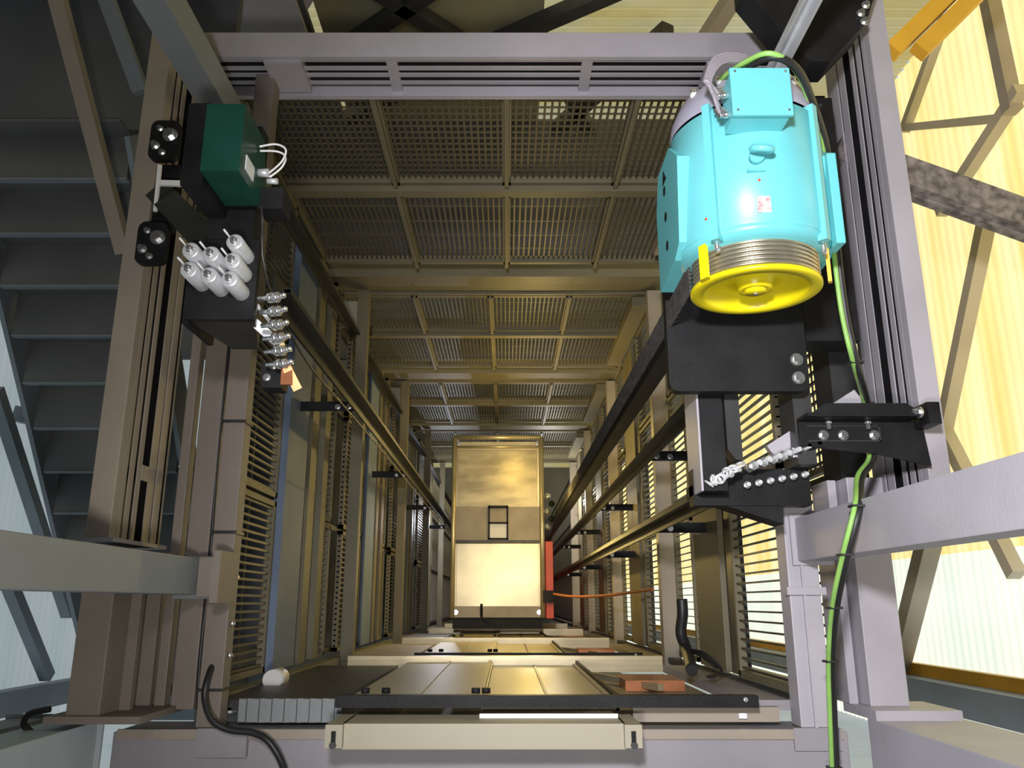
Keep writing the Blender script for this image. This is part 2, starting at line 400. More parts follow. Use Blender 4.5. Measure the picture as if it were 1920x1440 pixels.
for k in range(4):
    o = FH*k
    xs = [-1.36, -.667, 0, .655, 1.2] if k == 0 else [-1.42, -.76, -.135, .515, 1.2]
    for row, (a, b) in enumerate(((3.50, 4.42), (4.54, 5.60))):
        for c in range(4):
            grating_back(xs[c]+.013, xs[c+1]-.013, a+o, b+o, YB, k == 0 and row == 0,
                'back wall grating panel, %s level, %s row, %s' % (ORD[k], ('upper', 'lower')[row], COL[c]), 'grating panels of the back wall')
    t = one('cross_rail', MB().box(-1.5, 1.28, YB-.07, YB+.02, 4.42+o, 4.50+o, .003), TAN, 'tan horizontal rail between grating rows of the back wall, %s level' % ORD[k], 'rail')
    for c in (1, 2, 3):
        one('panel_post', MB().box(xs[c]-.012, xs[c]+.012, YB-.06, YB+.02, 3.50+o, 5.62+o), TAN,
            'upright between back wall grating panels, %s level, %s' % (ORD[k], ['left', 'middle', 'right'][c-1]), 'post', 'uprights of the back wall')
    # corner posts at the back
    for x, wd in ((-1.47, 'left'), (1.22, 'right')):
        one('corner_post', MB().box(x-.05 if x < 0 else 1.03, x+.05 if x < 0 else 1.16, YB-.12, YB-.04, 3.5+o, (5.85 if x < 0 else 5.25)+o, .003), TAN if k else TAUPE,
            'tan post in the back %s corner of the shaft, %s level' % (wd, ORD[k]), 'post', 'corner posts of the shaft')
for k in (1, 2):
    one('corner_plate', MB().box(-1.42, -1.21, 2.14, 2.36, 3.42+FH*k, 3.45+FH*k), BEIGE, 'small pale plate in the back left corner of the shaft, %s level' % ORD[k], 'plate')
# side walls
XL, XR = -1.32, 1.20
seg = [(-.36, .55, 'front'), (.57, 1.47, 'middle'), (1.49, 2.38, 'back')]
for k in range(4):
    o = FH*k; q = ORD[k]
    for (y0, y1, nm) in seg:
        grating_side(y0, y1, 3.75+o, 4.60+o, XL, 'left wall grating panel, %s level, upper row, %s part' % (q, nm), 'grating panels of the left wall')
        grating_side(y0, y1, 5.84+o-.02, 6.06+o+.0, XL, 'left wall narrow grating panel, %s level, lower row, %s part' % (q, nm), 'grating panels of the left wall')
        grating_side(y0, y1, 3.50+o, 4.36+o, XR, 'right wall grating panel, %s level, upper row, %s part' % (q, nm), 'grating panels of the right wall', DARKST, .045, 2, .004)
        if k < 3: grating_side(y0, y1, 5.36+o, 5.92+o, XR+.02, 'right wall narrow grating panel, %s level, lower row, %s part' % (q, nm), 'grating panels of the right wall', BARS, .045, 2, .0025)
    one('wall_panel', MB().box(XL-.02, XL+.05, -.36, 2.26, 4.64+o, 5.10+o, .004), BLUEG, 'long blue grey sheet panel on the left wall, %s level' % q, 'wall panel')
    one('side_channel', MB().box(XL-.02, XL+.02, -.36, 2.3, 5.12+o, 5.20+o).box(XL-.02, XL+.05, -.36, 2.3, 5.2+o, 5.34+o).box(XL-.02, XL+.02, -.36, 2.3, 5.34+o, 5.5+o), TAN, 'tan channel along the left wall, %s level' % q, 'channel')
    one('side_channel', MB().box(XL-.02, XL+.03, -.36, 2.3, 5.66+o, 5.82+o), TAN, 'narrow tan rail along the left wall, %s level' % q, 'channel')
    one('side_channel', MB().box(XR-.02, XR+.03, -.36, 2.35, 4.60+o, 5.20+o, .004), TAN, 'broad tan panel along the right wall, %s level' % q, 'channel')
    one('side_channel', MB().box(XR, XR+.06, -.36, 2.35, 4.40+o, 4.56+o), DARKST, 'dark channel along the right wall, %s level' % q, 'channel')
grating_side(-.3, .58, 3.70, 4.35, 1.52, 'square mesh panel outside the right shaft side, front part', 'square mesh panels outside the right side', DARKST, .05, .06)
grating_side(.6, 1.6, 3.70, 4.35, 1.52, 'square mesh panel outside the right shaft side, back part', 'square mesh panels outside the right side', DARKST, .05, .06)
one('wall_panel', MB().box(-1.42, -1.38, -.36, 2.3, 11.9, 24.0), STEEL, 'light grey sheet wall deep down left of the lift cab', 'wall panel')
one('wall_panel', MB().box(1.31, 1.35, -.36, 2.3, 14.5, 24.0), STEEL, 'light grey sheet wall deep down right of the lift cab', 'wall panel')
one('back_sheet', MB().box(-2.12, -2.08, 1.75, 2.6, 5.0, 5.88), STAIR, 'small dark sheet added beside the stairs to cover bright cladding', 'wall panel')  # dark sheet added to cover a bright gap by the stairs
for j, y in enumerate((-.34, .56, 1.48, 2.36)):
    pl = ['first', 'second', 'third', 'fourth'][j]
    one('wall_post', MB().box(-1.375, -1.341, y-.018, y+.018, 3.5, 24.0), DARKST, 'thin dark upright behind the left wall gratings, %s from the front' % pl, 'post')
    one('wall_post', MB().box(1.245, 1.275, y-.018, y+.018, 3.5, 24.0), DARKST, 'thin dark upright behind the right wall gratings, %s from the front' % pl, 'post')
# dark sheet and plate added to block daylight behind the left wall
one('back_sheet', MB().box(-2.12, -2.08, -.90, 2.6, 5.9, 24.0), STAIR, 'dark sheet added against daylight between the stairs and left shaft wall', 'wall panel')
one('floor_plate', MB().box(-2.07, -1.5, -.3, 2.6, 6.12, 6.2), PLATE, 'dark plate added against daylight outside the left shaft wall', 'floor plate')

# ------------------------------------------------------------------ guide rails
def trail(label, x, y, d0, d1, flip=1, w=.09, m=RAIL):
    mb = MB(); mb.box(x-flip*.005-.006, x-flip*.005+.006, y-w/2, y+w/2, d0, d1); mb.box(min(x, x+flip*.06), max(x, x+flip*.06), y-.008, y+.008, d0, d1)
    mb.box(min(x+flip*.035, x+flip*.062), max(x+flip*.035, x+flip*.062), y-.011, y+.011, d0, d1)
    return one('guide_rail', mb, m, label, 'guide rail')
trail('dark guide rail running down the left side towards the cab', -.90, 1.17, 2.95, 24.0, 1, .13)
trail('thin dark guide rail crossing the bright openings on the right wall', .86, .86, 3.2, 24.0, -1, .07)
trail('guide rail beside the hoist ropes on the right', .80, 1.28, 3.1, 24.0, -1, .1)
trail('lower guide rail under the black machine bed on the right', .84, .43, 3.3, 24.0, -1, .10)
trail('thin guide rail along the left back corner', -1.22, 2.05, 3.6, 24.0, 1, .05)
for i in range(4):
    o = FH*i
    for (x0, x1, y, wd) in ((-1.3, -.91, 1.17, 'left rail'), (.87, 1.19, .86, 'thin right rail'), (.85, 1.19, .43, 'lower right rail')):
        t = thing('rail_bracket', 'black bracket fixing the %s, %s from the top' % (wd, ['first', 'second', 'third', 'fourth'][i]), 'bracket', ((x0+x1)/2, y, 4.9+o))
        MB().box(x0, x1, y-.03, y+.03, 4.86+o, 4.87+o).box(x0, x1, y+.02, y+.03, 4.87+o, 4.94+o).build('bracket_arm', BLACK, t)
        for xx in ((x0+.26, x0+.33) if x0 < 0 else (x0+.04, x0+.12)): bolt(xx, y-.005, 4.86+o, .012, .014, t)
# ropes from the sheave
for i in range(7):
    y = 1.002+.0145*i
    one('hoist_rope', MB().cyl((.612, y, 2.52), (.612, y, 23.5), .0055, 8), ROPE, 'dark steel hoist rope falling from the left of the yellow sheave', 'rope', 'hoist ropes under the sheave')
one('rope_guard', MB().box(.645, .72, 1.0, 1.13, 3.1, 24.0), RAIL, 'dark shiny channel beside the hoist ropes below the motor', 'channel')

# ------------------------------------------------------------------ motor
CX_, CD = .82, 2.5
t = thing('hoist_motor', 'turquoise hoist motor with yellow rope sheave, upper right', 'motor', (CX_, 1.3, 2.9))
YF, YR, RB = 1.085, 1.56, .25
mb = MB(); mb.lathe((CX_, YF, CD), (0, 1, 0), [(0, .0), (0, RB-.03), (.015, RB-.012), (.03, RB), (.035, RB-.006), (.04, RB), (YR-YF-.02, RB), (YR-YF, RB-.02), (YR-YF, 0)], 72)
mb.build('motor_body', TEAL, t)
# longitudinal ribs on the body
for ang in (-42, 42):
    a = R(ang); x = CX_+math.sin(a)*RB; d = CD-math.cos(a)*RB
    MB().bar((x, YF+.0, d), (x, YR+.0, d), .026, .03, (math.sin(a), 0, math.cos(a))).build('body_rib', TEAL, t)
# side foot plates with holes
def foot(x, sg):
    mb = MB()
    mb.prismx([(1.10, 2.50), (1.13, 2.42), (1.42, 2.38), (1.52, 2.50), (1.52, 2.70), (1.40, 2.76), (1.09, 2.76)], x, x+sg*.12)
    return mb
fl = foot(CX_-RB-.01, 1).build('mounting_foot', TEAL, t)
for y in (1.20, 1.31, 1.41):
    MB().cyl((CX_-RB-.012, y, 2.60), (CX_-RB+.0, y, 2.60), .017, 20).build('bolt_hole', BLACK, fl)
MB().prismx([(1.44, 2.56), (1.49, 2.60), (1.44, 2.62)], CX_-RB-.012, CX_-RB+.0).build('lifting_notch', BLACK, fl)
foot(CX_+RB+.005, -1).build('mounting_foot', TEAL, t)
MB().box(1.045, 1.075, 1.10, 1.42, 2.36, 2.44, .004).build('side_rail', TEAL, t)
# front flange rods
mb = MB().lathe((CX_, YR-.005, CD), (0, 1, 0), [(0, RB-.005), (.01, RB-.002), (.05, RB-.008), (.11, RB-.035), (.15, RB-.08), (.155, 0)], 56)
cap = mb.build('end_shield', GREYCAP, t)
for ang in (-60, -35, -12, 12, 35):
    a = R(ang); x = CX_+math.sin(a)*(RB-.035); d = CD-math.cos(a)*(RB-.035)
    MB().cyl((x, YR+.09, d), (x, YR+.115, d), .012, 10).build('bolt', CHROME, cap)
    MB().ico((x, YR+.095, d), .014).build('bolt_cap', WHITE, cap)
# terminal box
tb = MB().box(.69, .865, 1.43, 1.585, 2.165, 2.27, .004).build('terminal_box', TEAL, t)
MB().box(.685, .87, 1.425, 1.59, 2.155, 2.168, .003).build('box_lid', TEAL, tb)
for x, y in ((.70, 1.44), (.855, 1.44), (.70, 1.575), (.855, 1.575)): MB().cyl((x, y, 2.155), (x, y, 2.15), .004, 8).build('lid_screw', CHROME, tb)
# cable glands on the left of the terminal box
for i in range(6):
    y = 1.455+.023*i; dd = 2.2+.022*(i % 3)
    g = MB().cyl((.69, y, dd), (.668, y, dd), .011, 10).cyl((.668, y, dd), (.655, y-.004, dd), .0075, 10).build('cable_gland', CHROME, tb)
# eye bolt
eb = MB()
n = 28
def torus(mb, c, R0, r, ax, n=28, m=10):
    c = Vector((c[0], c[1], H-c[2])); ax = Vector(ax).normalized(); u = Vector((0, 0, 1)) if abs(ax.z) < .9 else Vector((1, 0, 0)); p = ax.cross(u).normalized(); q = ax.cross(p)
    rings = []
    for i in range(n):
        a = 2*math.pi*i/n; e = p*math.cos(a)+q*math.sin(a)
        rings.append([mb.bm.verts.new(c+e*R0+(e*math.cos(2*math.pi*j/m)+ax*math.sin(2*math.pi*j/m))*r) for j in range(m)])
    for i in range(n):
        for j in range(m):
            f = mb.bm.faces.new((rings[i][j], rings[(i+1) % n][j], rings[(i+1) % n][(j+1) % m], rings[i][(j+1) % m])); f.smooth = True
    return mb
torus(eb, (.778, 1.335, 2.20), .028, .011, (0.1, 1, .45)); eb.cyl((.775, 1.335, 2.255), (.775, 1.335, 2.232), .022, 20)
eb.build('lifting_eye', TEAL, t)
MB().box(.745, .80, 1.287, 1.297, 2.243, 2.256).build('name_bar', TEAL, t)
MB().prismx([(1.150, 2.2505), (1.205, 2.2505), (1.205, 2.256), (1.150, 2.256)], .768, .815).build('type_label', STICK, t)
for x, y in ((.78, 1.26), (.63, 1.17)):
    MB().cyl((x, y, CD-math.sqrt(RB**2-(x-CX_)**2)-.003), (x, y, CD-math.sqrt(RB**2-(x-CX_)**2)+.01), .004, 8).build('screw', REDM, t)
# sheave
RS = .2
prof = [(0.055, 0), (.055, .030), (.012, .034), (.008, .038), (.008, .052), (.014, .055), (.045, .06), (.045, .13), (.03, .158), (.008, .166), (0, .170), (0, RS+.004), (.004, RS+.010), (.014, RS+.010), (.016, RS+.002)]
s_ = MB().lathe((CX_, .985, CD), (0, 1, 0), prof, 96).build('sheave', YELLOW, t)
s_['label'] = 'yellow sheave wheel with dished face'
g = [(.016, RS)]
for i in range(7):
    y = .018+.0145*i; g += [(y, RS), (y+.003, RS-.010), (y+.0085, RS-.010), (y+.0115, RS)]
g += [(.122, RS)]
MB().lathe((CX_, .985, CD), (0, 1, 0), g, 96).build('groove_rim', GROOVE, s_)
MB().lathe((CX_, .985, CD), (0, 1, 0), [(.0, .0), (.0, .033), (.012, .037)], 32).build('hub_cap', YELLOW, s_)
MB().cyl((CX_, .985, CD), (CX_, .978, CD), .008, 12).build('hub_bolt', GROOVE, s_)
# rope turns lying in the grooves: half ring over the top
for i in range(7):
    y = .985+.018+.0145*i+.00575; mb = MB()
    pts = [(CX_-math.cos(math.pi*j/16)*(RS+.001), y, CD-math.sin(math.pi*j/16)*(RS+.001)) for j in range(17)]
    mb.tube(pts, .0052, 8); mb.build('rope_turn', GROOVE, s_)
# rope guards (yellow)
for a0, nm in ((-58, 'l'), (66, 'r')):
    a = R(a0); x = CX_+math.sin(a)*(RS+.03); d = CD-math.cos(a)*(RS+.03)
    MB().bar((x, .985, d), (x, 1.12, d), .03 if nm == 'l' else .02, .012, (math.sin(a), 0, math.cos(a))).build('rope_keeper', YELLOW if nm == 'l' else AMBER, t)
for a0 in (-44, 48):
    a = R(a0); x = CX_+math.sin(a)*(RS+.035); d = CD-math.cos(a)*(RS+.035)
    MB().cyl((x, 1.06, d), (x, 1.10, d), .008, 10).ico((x, 1.06, d), .009).build('keeper_bolt', CHROME, t)

# ------------------------------------------------------------------ machine bed below the motor
t = thing('machine_bed', 'black steel machine bed under the turquoise motor', 'machine bed', (.9, .8, 3.3))
def rrect(x0, x1, y0, y1, r):
    P = []
    for cx, cy, a0 in ((x1-r, y1-r, 0), (x0+r, y1-r, 90), (x0+r, y0+r, 180), (x1-r, y0+r, 270)):
        for j in range(6): a = R(a0+18*j); P.append((cx+r*math.cos(a), cy+r*math.sin(a)))
    return P
MB().prism(rrect(.60, 1.115, .75, 1.2, .035), 2.88, 2.93).build('bed_plate', BLACK, t)
for y in (.80, .87): bolt(1.075, y, 2.88, .016, .016, t)
MB().box(.62, 1.06, 1.20, 1.55, 2.77, 2.88, .004).build('bed_block', BLACK, t)
MB().box(.73, .82, .40, 1.5, 3.0, 3.20).build('bed_channel', BLACK, t)
MB().box(.722, .73, .40, 1.5, 3.0, 3.20).build('channel_lip', STEEL, t)
MB().prism([(.835, .56), (.865, .52), (.89, .52), (.89, 1.4), (.835, 1.4)], 3.02, 3.1).build('bed_channel', DARKST, t)
MB().box(1.09, 1.16, .50, 1.9, 3.0, 3.16).build('bed_channel', DARKST, t)
MB().box(1.0, 1.40, 1.0, 2.1, 3.05, 3.2).build('bed_channel', BLACK, t)
MB().box(.72, 1.17, .36, .50, 3.12, 3.2).build('cross_channel', BLACK, t)
MB().prism([(.72, .40), (1.06, .29), (1.06, .40), (.72, .44)], 3.13, 3.25).build('front_gusset', BLACK, t)
# rope hitch with rope terminations at the bed
for i in range(7):
    x = .93+.038*i; y = .50+.012*i
    h = thing('rope_anchor', 'chrome rope end bolt at the black bed front', 'anchor bolt', (x, y, 3.1), 'rope end bolts on the machine bed')
    MB().cyl((x, y, 3.12), (x, y, 2.95), .009, 10).build('threaded_rod', ZINC, h)
    for dd in (3.05, 3.09): MB().cyl((x, y, dd), (x, y, dd-.025), .02, 6, smooth=False).build('nut', CHROME, h)
for i in range(6):
    x = .92+.045*i; y = .435+.008*i
    h = thing('rope_anchor', 'lower chrome bolt in front row of the black bed front', 'anchor bolt', (x, y, 3.12), 'front row bolts on the machine bed')
    MB().cyl((x, y, 3.12), (x, y, 3.07), .008, 10).build('threaded_rod', ZINC, h)
    MB().cyl((x, y, 3.105), (x, y, 3.09), .015, 6, smooth=False).build('nut', CHROME, h)
h = one('coiled_chain', MB(), ZINC, 'small heap of bright chain links on the bed corner', 'chain')
mb = MB()
for i in range(14):
    torus(mb, (.75+.009*i+random.uniform(-.004, .004), .43+.0045*i+random.uniform(-.008, .008), 2.99-random.uniform(0, .01)), .016, .005, (random.uniform(-1, 1), random.uniform(-1, 1), random.uniform(-1, 1)), 12, 6)
mb.bm.to_mesh(h.data); mb.bm.free()
# rail bracket with bolts
t = thing('angle_bracket', 'black angle bracket with bright bolts bridging to the right beam', 'bracket', (1.3, .6, 2.97))
MB().prism([(1.085, .65), (1.545, .65), (1.56, .485), (1.37, .53), (1.085, .56)], 2.95, 2.965).build('bracket_plate', BLACK, t)
MB().box(1.085, 1.50, .65, .662, 2.85, 2.965).build('upstand_flange', BLACK, t)
MB().prism([(1.09, .655), (1.52, .655), (1.45, .70), (1.16, .70)], 2.86, 2.872).build('top_flange', BLACK, t)
MB().box(1.115, 1.385, .575, .580, 2.946, 2.952).box(1.115, 1.385, .632, .636, 2.946, 2.952).box(1.38, 1.385, .575, .636, 2.946, 2.952).build('plate_edge', DARKST, t)
for x in (1.172, 1.245, 1.36): bolt(x, .598, 2.948, .013, .018, t)
for x in (1.19, 1.335): bolt(x, .648, 2.93, .008, .03, t, 'y')
MB().box(1.515, 1.56, .62, .70, 2.84, 2.95).build('clamp_block', BLACK, t)
bolt(1.50, .665, 2.86, .014, .03, t, '-x')
one('strut', MB().bar((1.02, .56, 3.1), (1.36, .77, 3.05), .06, .05), STEEL, 'grey triangular strut under the black angle bracket', 'strut')
one('joist', MB().box(1.44, 1.56, .52, 2.4, 3.47, 3.66), DARKST, 'dark joist low between the motor and the right grey beam', 'joist')
t = one('joist', MB().box(1.18, 1.26, 1.25, 2.4, 3.3, 3.5), DARKST, 'short dark joist directly right of the motor', 'joist')
# black deflector plate in the top right
t = thing('black_gusset', 'black gusset plate above the back right frame corner', 'gusset plate', (1.25, 2.3, 3.0))
MB().prism([(1.00, 2.50), (1.157, 2.25), (1.245, 2.14), (1.325, 2.14), (1.49, 2.32), (1.56, 2.5), (1.56, 2.9), (1.0, 2.9)], 2.86, 3.0).build('plate', BLACK, t)
for x, y in ((1.475, 2.37), (1.50, 2.41), (1.485, 2.33)): bolt(x, y, 2.86, .012, .02, t)
one('hanger_strut', MB().box(1.075, 1.125, 2.13, 2.14, 0, 3.28).box(1.115, 1.125, 2.07, 2.13, 0, 3.28).box(1.07, 1.08, 2.10, 2.13, 0, 3.28), ZINC, 'bright vertical channel strut rising behind the motor, top right', 'strut')

# ------------------------------------------------------------------ cable by the motor
cp = [(.70, 1.67, 2.33), (.747, 1.64, 2.2), (.805, 1.622, 2.13), (.895, 1.607, 2.18), (1.006, 1.584, 2.35), (1.097, 1.496, 2.5), (1.137, 1.242, 2.6), (1.161, .984, 2.65), (1.204, .805, 2.7), (1.375, .74, 3.03), (1.36, .54, 3.0), (1.235, .43, 2.84), (1.135, .305, 2.655), (1.097, .151, 2.7), (1.102, -.017, 2.85), (1.129, -.199, 3.0), (1.153, -.386, 3.1), (1.161, -.569, 3.15), (1.18, -.85, 3.25)]
t = thing('motor_cable', 'green and black cable bundle hanging from the motor down the right side', 'cable', (1.1, -.2, 3.2))
MB().tube(cp, .0085).build('earth_wire', CYEL, t)
MB().tube([(x+.019, y-.004, d+.012) for x, y, d in cp], .0125).build('power_cable', CBLACK, t)
MB().tube([(x+.009, y+.003, d+.016) for x, y, d in cp], .008).build('green_sheath', CGREEN, t)
for i in (4, 6, 8, 9, 12, 13, 14, 15, -2):
    x, y, d = cp[i]; MB().box(x-.012, x+.034, y-.004, y+.004, d-.011, d+.028).build('cable_tie', CBLACK, t)
for i in range(4):
    dx = .012*i
    one('motor_lead', MB().tube([(.658, 1.46+.023*i, 2.2), (.64-dx*.5, 1.50+.02*i, 2.18), (.635-dx*.5, 1.57, 2.19), (.68-dx*.5, 1.64+.008*i, 2.2), (.77, 1.67+.008*i, 2.24), (.83, 1.68, 2.32)], .0065), CGREY, 'grey lead looping from the terminal box around the motor end', 'cable', 'motor leads')

# ------------------------------------------------------------------ left: green governor box, rope hitch, fittings
t = thing('governor_box', 'dark green metal box on the left shaft side', 'control box', (-.88, 1.4, 2.45))
MB().prismx([(1.285, 2.24), (1.52, 2.24), (1.52, 2.45), (1.34, 2.52), (1.285, 2.47)], -.945, -.825).build('housing', GREEN, t)
MB().box(-.825, -.822, 1.32, 1.37, 2.29, 2.37).build('rating_label', WHITE, t)
MB().box(-1.02, -.95, 1.26, 1.55, 2.28, 2.5).build('back_bracket', BLACK, t)
MB().box(-.83, -.75, 1.27, 1.35, 2.46, 2.56).build('switch_body', BLACK, t)
MB().cyl((-.825, 1.38, 2.42), (-.79, 1.38, 2.42), .014, 12).cyl((-.80, 1.36, 2.44), (-.765, 1.36, 2.44), .010, 12).build('limit_switch', ZINC, t)
MB().tube([(-.79, 1.37, 2.43), (-.75, 1.40, 2.42), (-.74, 1.44, 2.42), (-.77, 1.46, 2.42), (-.82, 1.45, 2.4)], .0035, 8).build('white_wire', WHITE, t)
MB().tube([(-.79, 1.38, 2.42), (-.745, 1.41, 2.40), (-.735, 1.455, 2.40), (-.77, 1.475, 2.40), (-.82, 1.46, 2.39)], .0035, 8).build('white_wire', WHITE, t)
one('support_beam', MB().bar((-1.42, 1.62, 3.05), (-.99, 1.16, 2.62), .10, .12), BLACK, 'dark sloping support between left beam and the spring cylinders', 'beam')
one('support_plate', MB().box(-1.02, -.86, 1.17, 1.62, 2.52, 2.60), BLACK, 'black shelf plate under the dark green box', 'plate')
one('support_beam', MB().box(-1.05, -.98, 1.0, 1.56, 2.62, 2.74), BLACK, 'black channel left of the dark green box', 'beam')
# lever on the left beam
t = thing('stop_lever', 'white T shaped lever fixed on the left slotted beam', 'lever', (-1.4, 1.62, 2.95))
MB().bar((-1.395, 1.70, 2.92), (-1.395, 1.50, 2.93), .014, .012).build('lever_bar', WHITE, t)
MB().bar((-1.395, 1.62, 2.92), (-1.255, 1.615, 2.92), .022, .014).build('lever_arm', WHITE, t)
for (y, nm) in ((1.84, 'upper'), (1.38, 'lower')):
    t = thing('clamp_plate', '%s black clamp plate with bright bolts on the left slotted beam' % nm, 'clamp plate', (-1.43, y, 3.0))
    MB().prism(rrect(-1.47, -1.35, y-.09, y+.09, .03), 2.96, 2.99).build('plate', BLACK, t)
    bolt(-1.385, y+.02, 2.96, .020, .03, t); bolt(-1.44, y-.03, 2.96, .012, .03, t); bolt(-1.43, y+.05, 2.96, .009, .02, t); bolt(-1.41, y-.06, 2.96, .009, .02, t)
one('clamp_plate', MB().box(-1.45, -1.36, 1.46, 1.76, 3.02, 3.05), BLACK, 'black plate behind the white lever on the left beam', 'clamp plate')
# hitch block with spring cylinders
t = thing('rope_hitch', 'black steel hitch block carrying the silver cylinders, left', 'hitch block', (-.93, .98, 2.8))
MB().prism([(-1.05, .89), (-.825, .89), (-.825, 1.17), (-1.05, 1.17)], 2.49, 2.515).build('top_plate', BLACK, t)
mb = MB()
A = [(-1.05, .895, 2.515), (-.825, .895, 2.515), (-.825, 1.16, 2.515), (-1.05, 1.16, 2.515)]
B = [(-.99, .885, 2.80), (-.90, .885, 2.80), (-.89, 1.12, 2.80), (-1.0, 1.12, 2.80)]
va = [mb.bm.verts.new((x, y, H-d)) for x, y, d in A]; vb = [mb.bm.verts.new((x, y, H-d)) for x, y, d in B]
mb.bm.faces.new(va[::-1]); mb.bm.faces.new(vb)
for i in range(4): mb.bm.faces.new((va[i], va[(i+1) % 4], vb[(i+1) % 4], vb[i]))
mb.build('tapered_body', DARKST, t)
MB().box(-1.06, -1.04, .88, 1.16, 2.50, 2.74).build('cheek_plate', BLACK, t)
MB().cyl((-.985, .925, 2.489), (-.985, .925, 2.5), .012, 24).build('bolt_hole', BLACK, t)
cyl0 = None
wh = ['upper left', 'upper middle', 'top right', 'second right', 'lower left', 'lower middle', 'lowest right']
for i, (x, y) in enumerate([(-1.002, 1.079), (-.937, 1.066), (-.865, 1.108), (-.867, 1.044), (-1.001, 1.013), (-.937, .994), (-.87, .981)]):
    lab = 'silver spring cylinder on the black hitch block, %s of the cluster' % wh[i]
    if cyl0 is None:
        c0 = (x, y); cyl0 = thing('spring_cylinder', lab, 'cylinder', (x, y, 2.49), 'silver spring cylinders')
        MB().lathe((x, y, 2.49), (0, 0, 1), [(0, .027), (.118, .027), (.121, .024), (.121, .010), (.118, .009), (.118, 0)], 32).build('sleeve', ZINC, cyl0)
        MB().cyl((x, y, 2.372), (x, y, 2.345), .0075, 10).cyl((x, y, 2.372), (x, y, 2.36), .013, 6, smooth=False).build('rod_nut', CHROME, cyl0)
        MB().cyl((x-.018, y+.018, 2.38), (x-.028, y+.03, 2.345), .0035, 8).build('split_pin', WHITE, cyl0)
    else: copy_tree(cyl0, (x-c0[0], y-c0[1], 0), lab)
# rope sockets
for i in range(6):
    y = .945-.036*i; d = 2.43+.028*i
    tt = thing('rope_socket', 'shiny rope socket stack in the row beside the hitch block, %s of six' % ['first', 'second', 'third', 'fourth', 'fifth', 'last'][i], 'rope socket', (-.745, y, d), 'rope sockets beside the hitch')
    MB().cyl((-.80, y, d+.02), (-.72, y, d-.0), .008, 12).cyl((-.765, y, d+.012), (-.75, y, d+.008), .017, 14).cyl((-.745, y, d+.007), (-.73, y, d+.004), .017, 14).build('rod', CHROME, tt)
    MB().ico((-.714, y+.004, d), .010).build('nut', CHROME, tt)
one('wedge_plate', MB().box(-.752, -.715, .70, .765, 2.60, 2.612).bar((-.735, .76, 2.60), (-.70, .69, 2.63), .03, .012), COPPER, 'copper coloured wedge plate below the shiny rope sockets', 'wedge')
t = thing('socket_arm', 'pale blue steel arm between hitch block and rope sockets', 'arm', (-.80, .9, 2.6))
MB().bar((-.86, .92, 2.60), (-.765, .84, 2.62), .03, .05).build('arm', ZINC, t)
MB().bar((-.85, .98, 2.56), (-.77, .88, 2.57), .012, .012).build('thin_rod', ZINC, t)
one('black_block', MB().box(-.83, -.76, .70, .79, 2.64, 2.72), BLACK, 'small black block with bright bolts left of the copper wedge', 'block')
for x, y in ((-.79, .775), (-.81, .735)): bolt(x, y, 2.64, .009, .012, bpy.data.objects['black_block'])
for o_ in [o for o in bpy.data.objects if o.parent and o.parent.name == 'black_block']: pass
one('governor_rope', MB().tube([(-.82, 1.28, 2.46), (-.80, .95, 2.9), (-.79, .93, 6), (-.79, .93, 23.5)], .005, 8), ROPE, 'thin dark governor rope under the green box', 'rope')
# black hose bottom left
hp = [(-1.155, -.05, 3.44), (-1.15, -.18, 3.40), (-1.147, -.277, 3.30), (-1.145, -.351, 3.28), (-1.103, -.424, 3.26), (-1.036, -.458, 3.26), (-.945, -.469, 3.26), (-.88, -.50, 3.25), (-.827, -.582, 3.26), (-.80, -.72, 3.31)]
one('black_hose', MB().tube(hp, .013, 12), CBLACK, 'black hose curling over the front beam, bottom left', 'hose')
one('thin_cable', MB().tube([(-1.215, 1.9, 3.37), (-1.21, 1.2, 3.375), (-1.215, .6, 3.37), (-1.208, .1, 3.38), (-1.21, -.2, 3.37), (-1.20, -.4, 3.37)], .007, 8), CBLACK, 'thin black cable tied along the left square tube', 'cable')
one('loop_handle', MB().tube([(-1.60, -.36, 3.04), (-1.67, -.375, 3.04), (-1.69, -.41, 3.05), (-1.67, -.44, 3.07)], .011, 10), BLACK, 'small dark bent pipe loop at the base plate, bottom left', 'pipe')

# left dark panels behind the hitch
one('side_channel', MB().box(-1.305, -1.215, -.40, 1.55, 3.36, 3.44, .004), TAUPE2, 'wide taupe channel between left beam and square tube', 'channel')
one('side_channel', MB().box(-1.37, -1.33, -.40, 1.4, 3.36, 3.42, .004), TAUPE2, 'narrow taupe tube low beside the left slotted beam', 'channel')

